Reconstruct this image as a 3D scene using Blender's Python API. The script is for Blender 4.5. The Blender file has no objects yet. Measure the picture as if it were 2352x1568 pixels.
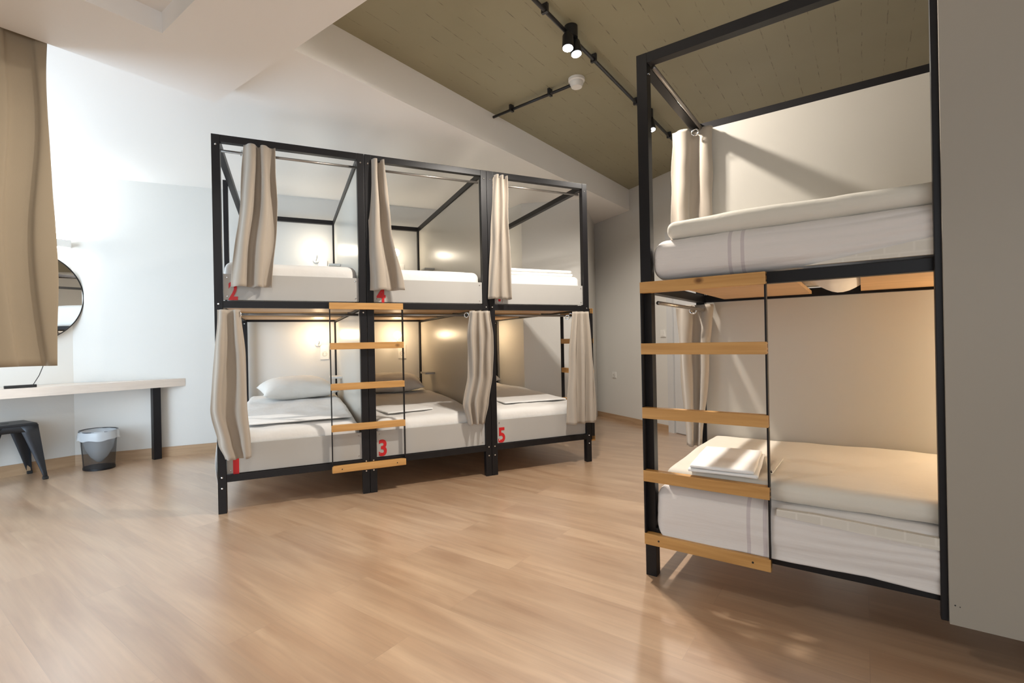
import bpy, bmesh, math, random
from mathutils import Vector, Matrix, noise
from math import sin, cos, pi, radians
random.seed(4)
S = bpy.context.scene
COL = S.collection

# ------------------------------------------------------------------ camera
cam_d = bpy.data.cameras.new('camera'); cam_d.sensor_width = 36; cam_d.lens = 1127.9/2352*36
cam_d.clip_start = 0.05
cam = bpy.data.objects.new('camera', cam_d); COL.objects.link(cam)
_pi, _ro = -0.0006, 0.0199
r_ = Vector((1, 0, 0)); u_ = Vector((0, -sin(_pi), cos(_pi))); f_ = Vector((0, cos(_pi), sin(_pi)))
r2 = r_*cos(_ro) - u_*sin(_ro); u2 = r_*sin(_ro) + u_*cos(_ro)
M3 = Matrix((r2, u2, -f_)).transposed().to_4x4(); M3.translation = Vector((0, 0, 1.0))
cam.matrix_world = M3
S.camera = cam
# ------------------------------------------------------------------ exposure / world
S.view_settings.view_transform = 'Standard'; S.view_settings.look = 'None'
S.view_settings.gamma = 1; S.view_settings.use_curve_mapping = False
S.view_settings.exposure = 0.0
W = bpy.data.worlds.new('daylight_sky'); S.world = W; W.use_nodes = True
W.node_tree.nodes['Background'].inputs[0].default_value = (0.72, 0.86, 1.0, 1)
W.node_tree.nodes['Background'].inputs[1].default_value = 1.8
# daylight that falls in through the window (room axes e1 / e2)
E1 = Vector((0.59201, 0.80593, 0)); E2 = Vector((0.80593, -0.59201, 0))
def light(kind, name, loc, energy, color, **k):
    d = bpy.data.lights.new(name, kind); d.energy = energy; d.color = color
    for a, b in k.items(): setattr(d, a, b)
    o = bpy.data.objects.new(name, d); COL.objects.link(o); o.location = loc
    return o
def aim(o, target):
    d = Vector(target) - Vector(o.location); o.rotation_euler = d.to_track_quat('-Z', 'Y').to_euler()
WIN_C = Vector((-3.75, 1.75, 1.22))      # window centre
sun_win = light('AREA', 'window_daylight', WIN_C - E1*0.25, 82, (0.66, 0.83, 1.0), shape='RECTANGLE', size=1.7, size_y=2.2)
aim(sun_win, WIN_C + E1*2)
# added soft fill light, set in a made-up window behind the camera
FILL_C = Vector((0.3, -2.75, 1.55))
fill_lamp = light('AREA', 'added_fill_light', FILL_C, 24, (1.0, 0.95, 0.90), shape='RECTANGLE', size=3.6, size_y=1.7)
aim(fill_lamp, FILL_C + Vector((0, 1, 0)))
SPOTC = (1.0, 0.93, 0.84)
WARM = (1.0, 0.70, 0.40)
K_SPOT = 60.0

# ------------------------------------------------------------------ materials
MATS = {}
def mat(name, color, rough=0.6, metal=0.0, spec=0.5, bump=None, var=None, emit=None, estr=0, trans=0, sheen=0, coat=0, alpha=1):
    m = bpy.data.materials.new(name); m.use_nodes = True; nt = m.node_tree
    b = nt.nodes['Principled BSDF']
    b.inputs['Base Color'].default_value = (*color, 1); b.inputs['Roughness'].default_value = rough
    b.inputs['Metallic'].default_value = metal; b.inputs['Specular IOR Level'].default_value = spec
    b.inputs['Transmission Weight'].default_value = trans; b.inputs['Sheen Weight'].default_value = sheen
    b.inputs['Coat Weight'].default_value = coat; b.inputs['Alpha'].default_value = alpha
    if emit:
        b.inputs['Emission Color'].default_value = (*emit, 1); b.inputs['Emission Strength'].default_value = estr
    tc = nt.nodes.new('ShaderNodeTexCoord')
    if var:   # (scale, amount)
        n = nt.nodes.new('ShaderNodeTexNoise'); n.inputs['Scale'].default_value = var[0]; n.inputs['Detail'].default_value = 4
        nt.links.new(tc.outputs['Object'], n.inputs['Vector'])
        mx = nt.nodes.new('ShaderNodeMix'); mx.data_type = 'RGBA'
        mx.inputs['A'].default_value = (*[c*(1-var[1]) for c in color], 1); mx.inputs['B'].default_value = (*[min(1, c*(1+var[1])) for c in color], 1)
        nt.links.new(n.outputs['Fac'], mx.inputs['Factor']); nt.links.new(mx.outputs['Result'], b.inputs['Base Color'])
    if bump:  # (scale, strength, distance)
        n = nt.nodes.new('ShaderNodeTexNoise'); n.inputs['Scale'].default_value = bump[0]; n.inputs['Detail'].default_value = 5
        nt.links.new(tc.outputs['Object'], n.inputs['Vector'])
        bp = nt.nodes.new('ShaderNodeBump'); bp.inputs['Strength'].default_value = bump[1]; bp.inputs['Distance'].default_value = bump[2]
        nt.links.new(n.outputs['Fac'], bp.inputs['Height']); nt.links.new(bp.outputs['Normal'], b.inputs['Normal'])
    MATS[name] = m
    return m
M_WALL = mat('wall_paint', (0.69, 0.672, 0.635), 0.62, spec=0.35, bump=(40, 0.06, 0.01), var=(1.2, 0.02))
M_WCEIL = mat('white_ceiling_paint', (0.90, 0.88, 0.85), 0.5, spec=0.4, bump=(30, 0.05, 0.01))
M_BLACK = mat('black_powder_coat', (0.009, 0.008, 0.009), 0.42, spec=0.3, bump=(260, 0.1, 0.001))
M_GREYMETAL = mat('grey_metal_board', (0.44, 0.425, 0.40), 0.45, spec=0.4, var=(6, 0.03))
M_CHROME = mat('chrome', (0.75, 0.75, 0.75), 0.15, metal=1)
M_STEEL = mat('brushed_rod', (0.35, 0.32, 0.29), 0.35, metal=0.8)
M_PANEL = mat('cream_panel', (0.58, 0.548, 0.485), 0.28, spec=0.5, var=(2, 0.02))
M_PANEL2 = mat('beige_rear_board', (0.49, 0.46, 0.41), 0.40, spec=0.4, var=(2, 0.02))
M_PRIV = mat('privacy_panel_grey', (0.365, 0.325, 0.268), 0.5, spec=0.4)
M_CURT = mat('taupe_curtain', (0.385, 0.33, 0.27), 0.9, spec=0.1, sheen=0.3, bump=(420, 0.25, 0.001), var=(5, 0.04))
M_CURT2 = mat('khaki_curtain', (0.36, 0.295, 0.21), 0.9, spec=0.1, sheen=0.2, bump=(420, 0.25, 0.001), var=(3, 0.04))
M_SHEET = mat('white_sheet', (0.78, 0.755, 0.72), 0.85, spec=0.15, sheen=0.2, bump=(9, 0.35, 0.02))
M_TOPPER = mat('cream_topper', (0.72, 0.67, 0.58), 0.9, spec=0.1, sheen=0.2, bump=(60, 0.3, 0.004))
M_LINEN = mat('white_linen', (0.86, 0.85, 0.83), 0.85, spec=0.15, bump=(14, 0.4, 0.01))
M_PILLOW = mat('pillow_cotton', (0.80, 0.76, 0.70), 0.85, spec=0.15, sheen=0.2, bump=(10, 0.4, 0.012))
M_RED = mat('red_number', (0.55, 0.008, 0.012), 0.45)
M_WHITEPL = mat('white_plastic', (0.78, 0.76, 0.72), 0.35)
M_GLOBE = mat('lamp_globe', (1, 0.95, 0.85), 0.5, emit=(1.0, 0.74, 0.45), estr=60)
M_GLOBE2 = mat('lamp_globe_upper', (1, 0.95, 0.85), 0.5, emit=(1.0, 0.87, 0.68), estr=42)
M_GLOBE3 = mat('lamp_globe_nearest', (1, 0.95, 0.85), 0.5, emit=(1.0, 0.82, 0.58), estr=420)
M_LED = mat('led_lens', (1, 1, 1), 0.4, emit=(0.92, 0.96, 1.0), estr=60)
M_CAN = mat('spot_can', (0.012, 0.012, 0.014), 0.35)
M_STOOL = mat('gunmetal_stool', (0.035, 0.037, 0.042), 0.38, metal=0.6, spec=0.5, bump=(60, 0.1, 0.002))
M_RUBBER = mat('rubber', (0.02, 0.02, 0.02), 0.7)
M_MIRROR = mat('mirror_glass', (0.92, 0.92, 0.90), 0.01, metal=1)
M_DOOR = mat('white_door_paint', (0.62, 0.62, 0.62), 0.4)
M_GLASS = mat('window_glass', (1, 1, 1), 0.0, trans=1)
M_SCONCE = mat('sconce_led', (1, 1, 1), 0.4, emit=(0.9, 0.96, 1.0), estr=40)
M_LINER = mat('bin_liner_film', (0.80, 0.84, 0.88), 0.25, spec=0.6, trans=0.0, alpha=0.5)
M_DARK = mat('dark_cable', (0.01, 0.01, 0.01), 0.5)

def wood(name, c1, c2, scale=(1, 1, 1), rough=0.45, knots=True, axis='X'):
    m = bpy.data.materials.new(name); m.use_nodes = True; nt = m.node_tree; b = nt.nodes['Principled BSDF']
    tc = nt.nodes.new('ShaderNodeTexCoord'); mp = nt.nodes.new('ShaderNodeMapping'); mp.inputs['Scale'].default_value = scale
    nt.links.new(tc.outputs['Object'], mp.inputs['Vector'])
    n = nt.nodes.new('ShaderNodeTexNoise'); n.inputs['Scale'].default_value = 1; n.inputs['Detail'].default_value = 6; n.inputs['Distortion'].default_value = 0.6
    nt.links.new(mp.outputs[0], n.inputs['Vector'])
    r = nt.nodes.new('ShaderNodeValToRGB'); r.color_ramp.elements[0].position = 0.3; r.color_ramp.elements[1].position = 0.7
    r.color_ramp.elements[0].color = (*c1, 1); r.color_ramp.elements[1].color = (*c2, 1)
    nt.links.new(n.outputs['Fac'], r.inputs[0])
    out = r.outputs[0]
    if knots:
        v = nt.nodes.new('ShaderNodeTexVoronoi'); v.inputs['Scale'].default_value = 5.5
        mp2 = nt.nodes.new('ShaderNodeMapping'); mp2.inputs['Scale'].default_value = (0.7, 1, 1)
        nt.links.new(tc.outputs['Object'], mp2.inputs['Vector']); nt.links.new(mp2.outputs[0], v.inputs['Vector'])
        cr = nt.nodes.new('ShaderNodeValToRGB'); cr.color_ramp.elements[0].position = 0.03; cr.color_ramp.elements[1].position = 0.09
        cr.color_ramp.elements[0].color = (0, 0, 0, 1); cr.color_ramp.elements[1].color = (1, 1, 1, 1)
        nt.links.new(v.outputs['Distance'], cr.inputs[0])
        mx = nt.nodes.new('ShaderNodeMix'); mx.data_type = 'RGBA'; mx.inputs['A'].default_value = (c1[0]*0.35, c1[1]*0.28, c1[2]*0.22, 1)
        nt.links.new(cr.outputs[0], mx.inputs['Factor']); nt.links.new(out, mx.inputs['B']); out = mx.outputs['Result']
    nt.links.new(out, b.inputs['Base Color']); b.inputs['Roughness'].default_value = rough
    return m
M_PINE = wood('pine_rung', (0.47, 0.235, 0.065), (0.62, 0.34, 0.115), (3, 40, 40))
M_SLATW = wood('pine_board', (0.50, 0.29, 0.13), (0.62, 0.38, 0.18), (3, 30, 30), knots=False)
M_TABLE = wood('bleached_oak_top', (0.70, 0.61, 0.53), (0.76, 0.67, 0.59), (6, 6, 60), knots=False)
M_BASE = wood('oak_skirting', (0.38, 0.24, 0.135), (0.48, 0.32, 0.19), (3, 3, 40), knots=False)

def floor_mat():
    m = bpy.data.materials.new('oak_laminate_planks'); m.use_nodes = True; nt = m.node_tree; b = nt.nodes['Principled BSDF']
    tc = nt.nodes.new('ShaderNodeTexCoord'); mp = nt.nodes.new('ShaderNodeMapping')
    mp.inputs['Rotation'].default_value = (0, 0, radians(35.6))
    nt.links.new(tc.outputs['Object'], mp.inputs['Vector'])
    br = nt.nodes.new('ShaderNodeTexBrick'); br.offset = 0.37; br.offset_frequency = 2
    br.inputs['Scale'].default_value = 1; br.inputs['Brick Width'].default_value = 1.28; br.inputs['Row Height'].default_value = 0.192
    br.inputs['Mortar Size'].default_value = 0.0012; br.inputs['Mortar Smooth'].default_value = 0.6; br.inputs['Bias'].default_value = 0
    br.inputs['Color1'].default_value = (0.0, 0.0, 0.0, 1); br.inputs['Color2'].default_value = (1, 1, 1, 1); br.inputs['Mortar'].default_value = (0.4, 0.4, 0.4, 1)
    nt.links.new(mp.outputs[0], br.inputs['Vector'])
    # grain, shifted per plank
    sc = nt.nodes.new('ShaderNodeVectorMath'); sc.operation = 'SCALE'; sc.inputs['Scale'].default_value = 13.0
    nt.links.new(br.outputs['Color'], sc.inputs[0])
    ad = nt.nodes.new('ShaderNodeVectorMath'); nt.links.new(mp.outputs[0], ad.inputs[0]); nt.links.new(sc.outputs[0], ad.inputs[1])
    def grain(sx, sy, det, dist):
        q = nt.nodes.new('ShaderNodeMapping'); q.inputs['Scale'].default_value = (sx, sy, 1)
        nt.links.new(ad.outputs[0], q.inputs['Vector'])
        n = nt.nodes.new('ShaderNodeTexNoise'); n.inputs['Scale'].default_value = 1; n.inputs['Detail'].default_value = det; n.inputs['Distortion'].default_value = dist
        nt.links.new(q.outputs[0], n.inputs['Vector']); return n
    g1 = grain(1.3, 9.0, 4, 0.9); g2 = grain(3.0, 75.0, 6, 0.2)
    r1 = nt.nodes.new('ShaderNodeValToRGB'); e = r1.color_ramp.elements
    e[0].position = 0.28; e[0].color = (0.395, 0.235, 0.136, 1); e[1].position = 0.72; e[1].color = (0.575, 0.395, 0.252, 1)
    nt.links.new(g1.outputs['Fac'], r1.inputs[0])
    r2_ = nt.nodes.new('ShaderNodeValToRGB'); e = r2_.color_ramp.elements
    e[0].position = 0.3; e[0].color = (0.90, 0.89, 0.88, 1); e[1].position = 0.7; e[1].color = (1.05, 1.05, 1.05, 1)
    nt.links.new(g2.outputs['Fac'], r2_.inputs[0])
    mu = nt.nodes.new('ShaderNodeMix'); mu.data_type = 'RGBA'; mu.blend_type = 'MULTIPLY'; mu.inputs['Factor'].default_value = 1
    nt.links.new(r1.outputs[0], mu.inputs['A']); nt.links.new(r2_.outputs[0], mu.inputs['B'])
    tn = nt.nodes.new('ShaderNodeMix'); tn.data_type = 'RGBA'; tn.inputs['A'].default_value = (0.92, 0.91, 0.90, 1); tn.inputs['B'].default_value = (1.06, 1.06, 1.06, 1)
    nt.links.new(br.outputs['Color'], tn.inputs['Factor'])
    mu2 = nt.nodes.new('ShaderNodeMix'); mu2.data_type = 'RGBA'; mu2.blend_type = 'MULTIPLY'; mu2.inputs['Factor'].default_value = 1
    nt.links.new(mu.outputs['Result'], mu2.inputs['A']); nt.links.new(tn.outputs['Result'], mu2.inputs['B'])
    sm = nt.nodes.new('ShaderNodeMix'); sm.data_type = 'RGBA'; sm.inputs['B'].default_value = (0.30, 0.185, 0.12, 1)
    fm = nt.nodes.new('ShaderNodeMath'); fm.operation = 'MULTIPLY'; fm.inputs[1].default_value = 0.45
    nt.links.new(br.outputs['Fac'], fm.inputs[0]); nt.links.new(fm.outputs[0], sm.inputs['Factor'])
    nt.links.new(mu2.outputs['Result'], sm.inputs['A'])
    nt.links.new(sm.outputs['Result'], b.inputs['Base Color'])
    b.inputs['Roughness'].default_value = 0.32; b.inputs['Specular IOR Level'].default_value = 0.9
    b.inputs['Coat Weight'].default_value = 1.0; b.inputs['Coat IOR'].default_value = 1.85; b.inputs['Coat Roughness'].default_value = 0.30
    bp = nt.nodes.new('ShaderNodeBump'); bp.inputs['Strength'].default_value = 0.05; bp.inputs['Distance'].default_value = 0.001
    nt.links.new(g2.outputs['Fac'], bp.inputs['Height']); nt.links.new(bp.outputs[0], b.inputs['Normal'])
    return m
M_FLOOR = floor_mat()

def ceiling_mat():
    m = bpy.data.materials.new('olive_board_formed_concrete'); m.use_nodes = True; nt = m.node_tree; b = nt.nodes['Principled BSDF']
    tc = nt.nodes.new('ShaderNodeTexCoord'); mp = nt.nodes.new('ShaderNodeMapping'); mp.inputs['Rotation'].default_value = (0, 0, radians(-54.2))
    nt.links.new(tc.outputs['Object'], mp.inputs['Vector'])
    br = nt.nodes.new('ShaderNodeTexBrick'); br.offset = 0.43; br.inputs['Scale'].default_value = 1
    br.inputs['Brick Width'].default_value = 5.2; br.inputs['Row Height'].default_value = 0.118; br.inputs['Mortar Size'].default_value = 0.0028
    br.inputs['Mortar Smooth'].default_value = 0.3
    br.inputs['Color1'].default_value = (0.0, 0, 0, 1); br.inputs['Color2'].default_value = (1, 1, 1, 1)
    wn = nt.nodes.new('ShaderNodeTexNoise'); wn.inputs['Scale'].default_value = 9; wn.inputs['Detail'].default_value = 3
    nt.links.new(mp.outputs[0], wn.inputs['Vector'])
    ws = nt.nodes.new('ShaderNodeVectorMath'); ws.operation = 'SCALE'; ws.inputs['Scale'].default_value = 0.012
    nt.links.new(wn.outputs['Color'], ws.inputs[0])
    wa = nt.nodes.new('ShaderNodeVectorMath'); nt.links.new(mp.outputs[0], wa.inputs[0]); nt.links.new(ws.outputs[0], wa.inputs[1])
    nt.links.new(wa.outputs[0], br.inputs['Vector'])
    n = nt.nodes.new('ShaderNodeTexNoise'); n.inputs['Scale'].default_value = 16; n.inputs['Detail'].default_value = 5
    nt.links.new(tc.outputs['Object'], n.inputs['Vector'])
    rr = nt.nodes.new('ShaderNodeValToRGB'); rr.color_ramp.elements[0].position = 0.47; rr.color_ramp.elements[1].position = 0.66
    nt.links.new(n.outputs['Fac'], rr.inputs[0])
    mt = nt.nodes.new('ShaderNodeMath'); mt.operation = 'MULTIPLY'; nt.links.new(br.outputs['Fac'], mt.inputs[0]); nt.links.new(rr.outputs[0], mt.inputs[1])
    base = nt.nodes.new('ShaderNodeMix'); base.data_type = 'RGBA'
    base.inputs['A'].default_value = (0.275, 0.250, 0.160, 1); base.inputs['B'].default_value = (0.335, 0.305, 0.200, 1)
    n2 = nt.nodes.new('ShaderNodeTexNoise'); n2.inputs['Scale'].default_value = 2.5; n2.inputs['Detail'].default_value = 8
    nt.links.new(tc.outputs['Object'], n2.inputs['Vector']); nt.links.new(n2.outputs['Fac'], base.inputs['Factor'])
    mx = nt.nodes.new('ShaderNodeMix'); mx.data_type = 'RGBA'; mx.inputs['B'].default_value = (0.15, 0.13, 0.085, 1)
    nt.links.new(mt.outputs[0], mx.inputs['Factor']); nt.links.new(base.outputs['Result'], mx.inputs['A'])
    nt.links.new(mx.outputs['Result'], b.inputs['Base Color']); b.inputs['Roughness'].default_value = 0.5
    hm = nt.nodes.new('ShaderNodeMath'); hm.operation = 'SUBTRACT'; nt.links.new(br.outputs['Color'], hm.inputs[0]); nt.links.new(mt.outputs[0], hm.inputs[1])
    bp = nt.nodes.new('ShaderNodeBump'); bp.inputs['Strength'].default_value = 0.15; bp.inputs['Distance'].default_value = 0.003
    nt.links.new(hm.outputs[0], bp.inputs['Height']); nt.links.new(bp.outputs[0], b.inputs['Normal'])
    return m
M_CEIL = ceiling_mat()

def mesh_mat():
    m = bpy.data.materials.new('black_wire_mesh'); m.use_nodes = True; nt = m.node_tree; b = nt.nodes['Principled BSDF']
    b.inputs['Base Color'].default_value = (0.02, 0.02, 0.022, 1); b.inputs['Roughness'].default_value = 0.4
    tc = nt.nodes.new('ShaderNodeTexCoord'); ch = nt.nodes.new('ShaderNodeTexChecker'); ch.inputs['Scale'].default_value = 420
    nt.links.new(tc.outputs['Object'], ch.inputs['Vector'])
    mr = nt.nodes.new('ShaderNodeMapRange'); mr.inputs['To Min'].default_value = 0.28; mr.inputs['To Max'].default_value = 0.62
    nt.links.new(ch.outputs['Fac'], mr.inputs['Value']); nt.links.new(mr.outputs[0], b.inputs['Alpha'])
    return m
M_MESH = mesh_mat()

def stripe_sheet(name, x0, sp):
    """white fitted sheet with two mauve woven stripes running down its side"""
    m = mat(name, (0.76, 0.705, 0.66), 0.85, spec=0.15, sheen=0.2)
    nt = m.node_tree; b = nt.nodes['Principled BSDF']
    tc = nt.nodes.new('ShaderNodeTexCoord'); sx = nt.nodes.new('ShaderNodeSeparateXYZ'); nt.links.new(tc.outputs['Object'], sx.inputs[0])
    outs = []
    for k in (0, 1):
        c = nt.nodes.new('ShaderNodeMath'); c.operation = 'COMPARE'; c.inputs[1].default_value = x0 + sp*k; c.inputs[2].default_value = 0.0065
        nt.links.new(sx.outputs['X'], c.inputs[0]); outs.append(c)
    a = nt.nodes.new('ShaderNodeMath'); nt.links.new(outs[0].outputs[0], a.inputs[0]); nt.links.new(outs[1].outputs[0], a.inputs[1])
    s = nt.nodes.new('ShaderNodeMath'); s.operation = 'MULTIPLY'; s.inputs[1].default_value = 0.45; nt.links.new(a.outputs[0], s.inputs[0])
    mx = nt.nodes.new('ShaderNodeMix'); mx.data_type = 'RGBA'; mx.inputs['A'].default_value = (0.76, 0.705, 0.66, 1); mx.inputs['B'].default_value = (0.42, 0.33, 0.36, 1)
    nt.links.new(s.outputs[0], mx.inputs['Factor']); nt.links.new(mx.outputs['Result'], b.inputs['Base Color'])
    w = nt.nodes.new('ShaderNodeTexNoise'); w.inputs['Scale'].default_value = 1; w.inputs['Detail'].default_value = 4
    mp = nt.nodes.new('ShaderNodeMapping'); mp.inputs['Scale'].default_value = (3, 30, 30); mp.inputs['Rotation'].default_value = (0, 0.12, 0)
    nt.links.new(tc.outputs['Object'], mp.inputs['Vector']); nt.links.new(mp.outputs[0], w.inputs['Vector'])
    bp = nt.nodes.new('ShaderNodeBump'); bp.inputs['Strength'].default_value = 0.35; bp.inputs['Distance'].default_value = 0.012
    nt.links.new(w.outputs['Fac'], bp.inputs['Height']); nt.links.new(bp.outputs[0], b.inputs['Normal'])
    return m

# ------------------------------------------------------------------ helpers
def tag(o, label=None, cat=None, group=None, kind=None):
    if label: o['label'] = label
    if cat: o['category'] = cat
    if group: o['group'] = group
    if kind: o['kind'] = kind
    return o
def empty(name, loc=(0, 0, 0), rz=0, label=None, cat=None, group=None):
    o = bpy.data.objects.new(name, None); COL.objects.link(o); o.location = loc; o.rotation_euler = (0, 0, rz)
    o.empty_display_size = 0.1
    return tag(o, label, cat, group)
def link(name, bm, m, parent=None, smooth=False, loc=None, rz=0, auto=None):
    me = bpy.data.meshes.new(name); bmesh.ops.recalc_face_normals(bm, faces=bm.faces[:]); bm.to_mesh(me); bm.free()
    me.materials.append(m)
    if smooth:
        for p in me.polygons: p.use_smooth = True
    if auto:
        for p in me.polygons: p.use_smooth = True
        me.set_sharp_from_angle(angle=radians(auto))
    o = bpy.data.objects.new(name, me); COL.objects.link(o)
    if loc is not None: o.location = loc
    o.rotation_euler = (0, 0, rz)
    if parent: o.parent = parent
    return o
def box(bm, x0, x1, y0, y1, z0, z1, bev=0.0):
    t = bmesh.new()
    bmesh.ops.create_cube(t, size=1)
    for v in t.verts:
        v.co = Vector(((x0+x1)/2 + v.co.x*(x1-x0), (y0+y1)/2 + v.co.y*(y1-y0), (z0+z1)/2 + v.co.z*(z1-z0)))
    if bev: bmesh.ops.bevel(t, geom=t.edges[:], offset=bev, segments=2, affect='EDGES', profile=0.7)
    merge(bm, t)
def merge(bm, t, M=None):
    if M: t.transform(M)
    me = bpy.data.meshes.new('tmp'); t.to_mesh(me); t.free(); bm.from_mesh(me); bpy.data.meshes.remove(me)
def B(name, x0, x1, y0, y1, z0, z1, m, parent, bev=0.002, **k):
    bm = bmesh.new(); box(bm, x0, x1, y0, y1, z0, z1, bev); return link(name, bm, m, parent, **k)
def tube(bm, pts, r, seg=10, caps=True):
    pts = [Vector(p) for p in pts]; rings = []
    for i, p in enumerate(pts):
        d = (pts[min(i+1, len(pts)-1)] - pts[max(i-1, 0)]).normalized()
        a = d.cross(Vector((0, 0, 1)));
        if a.length < 1e-3: a = d.cross(Vector((1, 0, 0)))
        a.normalize(); b = d.cross(a).normalized()
        rr = r[i] if isinstance(r, (list, tuple)) else r
        rings.append([bm.verts.new(p + a*cos(2*pi*k/seg)*rr + b*sin(2*pi*k/seg)*rr) for k in range(seg)])
    for i in range(len(rings)-1):
        for k in range(seg):
            bm.faces.new((rings[i][k], rings[i][(k+1) % seg], rings[i+1][(k+1) % seg], rings[i+1][k]))
    if caps: bm.faces.new(rings[0][::-1]); bm.faces.new(rings[-1])
def torus(bm, c, n, R, r, seg=20, s2=8):
    n = Vector(n).normalized(); a = n.orthogonal().normalized(); b = n.cross(a); c = Vector(c); rings = []
    for i in range(seg):
        t = 2*pi*i/seg; d = a*cos(t)+b*sin(t)
        rings.append([bm.verts.new(c + d*(R + r*cos(2*pi*j/s2)) + n*r*sin(2*pi*j/s2)) for j in range(s2)])
    for i in range(seg):
        for j in range(s2):
            bm.faces.new((rings[i][j], rings[(i+1) % seg][j], rings[(i+1) % seg][(j+1) % s2], rings[i][(j+1) % s2]))
def lathe(bm, prof, c=(0, 0, 0), seg=24, sx=1, sy=1):
    c = Vector(c); rings = []
    for r, z in prof:
        rings.append([bm.verts.new(c + Vector((r*cos(2*pi*k/seg)*sx, r*sin(2*pi*k/seg)*sy, z))) for k in range(seg)])
    for i in range(len(rings)-1):
        for k in range(seg): bm.faces.new((rings[i][k], rings[i][(k+1) % seg], rings[i+1][(k+1) % seg], rings[i+1][k]))
    if prof[0][0] > 1e-5: bm.faces.new(rings[0][::-1])
    if prof[-1][0] > 1e-5: bm.faces.new(rings[-1])
    bmesh.ops.remove_doubles(bm, verts=bm.verts[:], dist=1e-6)
def prism(bm, poly, z0, z1):
    lo = [bm.verts.new((x, y, z0)) for x, y in poly]; hi = [bm.verts.new((x, y, z1)) for x, y in poly]
    n = len(poly)
    for i in range(n): bm.faces.new((lo[i], lo[(i+1) % n], hi[(i+1) % n], hi[i]))
    bm.faces.new(lo[::-1]); bm.faces.new(hi)
def rbox(x0, x1, y0, y1, z0, z1, r, n=(40, 40, 8), amp=0.0, fr=4.0, seed=0.0, deform=None):
    """soft rounded box (mattress, folded linen) with gentle lumps"""
    bm = bmesh.new()
    nx, ny, nz = n
    cx, cy, cz = (x0+x1)/2, (y0+y1)/2, (z0+z1)/2; hx, hy, hz = (x1-x0)/2, (y1-y0)/2, (z1-z0)/2
    r = min(r, hx, hy, hz)
    idx = {}
    def P(i, j, k):
        key = (i, j, k)
        if key in idx: return idx[key]
        def mapc(i, n, h):   # denser towards ends
            t = -cos(pi*i/n) if n > 4 else -1 + 2*i/n
            t = 0.5*t + 0.5*(-1+2*i/n)
            return t*h
        p = Vector((mapc(i, nx, hx), mapc(j, ny, hy), mapc(k, nz, hz)))
        q = Vector((max(-hx+r, min(hx-r, p.x)), max(-hy+r, min(hy-r, p.y)), max(-hz+r, min(hz-r, p.z))))
        d = p - q
        if d.length > 1e-9:
            p = q + d.normalized()*r
            nn = d.normalized()
        else: nn = Vector((0, 0, 1))
        if amp:
            v = noise.noise(Vector((p.x*fr+seed, p.y*fr, p.z*fr*2)))*amp + noise.noise(Vector((p.x*fr*3+seed, p.y*fr*3.1, p.z*fr*5)))*amp*0.4
            p = p + nn*v
        if deform: p = deform(p, nn)
        idx[key] = bm.verts.new(p + Vector((cx, cy, cz)))
        return idx[key]
    def quad(a, b, c, d):
        try: bm.faces.new((a, b, c, d))
        except ValueError: pass
    for i in range(nx):
        for j in range(ny):
            for k in (0, nz): quad(P(i, j, k), P(i+1, j, k), P(i+1, j+1, k), P(i, j+1, k))
    for i in range(nx):
        for k in range(nz):
            for j in (0, ny): quad(P(i, j, k), P(i+1, j, k), P(i+1, j, k+1), P(i, j, k+1))
    for j in range(ny):
        for k in range(nz):
            for i in (0, nx): quad(P(i, j, k), P(i, j+1, k), P(i, j+1, k+1), P(i, j, k+1))
    return bm
def pillow_bm(lx, ly, h, seed=0.0, n=28):
    bm = bmesh.new(); g = {}
    for side in (1, -1):
        for i in range(n+1):
            for j in range(n+1):
                edge = i in (0, n) or j in (0, n)
                if side == -1 and edge: g[(side, i, j)] = g[(1, i, j)]; continue
                u, v = -1+2*i/n, -1+2*j/n
                pin = 1 - 0.10*(1-abs(u)**2)*(abs(v)**3); pin2 = 1 - 0.10*(1-abs(v)**2)*(abs(u)**3)
                t = (max(0, (1-abs(u)**2.6))*max(0, (1-abs(v)**2.6)))**0.5
                z = side*h*t*(0.62 if side == 1 else 0.38)
                w = noise.noise(Vector((u*2.2+seed, v*2.2, side)))*0.012*t + noise.noise(Vector((u*6+seed, v*5, side)))*0.004
                g[(side, i, j)] = bm.verts.new((u*lx/2*pin2, v*ly/2*pin, z + side*w))
    for side in (1, -1):
        for i in range(n):
            for j in range(n):
                q = [g[(side, i, j)], g[(side, i+1, j)], g[(side, i+1, j+1)], g[(side, i, j+1)]]
                bm.faces.new(q if side == 1 else q[::-1])
    return bm
def solidify(o, t):
    m = o.modifiers.new('thickness', 'SOLIDIFY'); m.thickness = t; m.offset = 0
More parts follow.
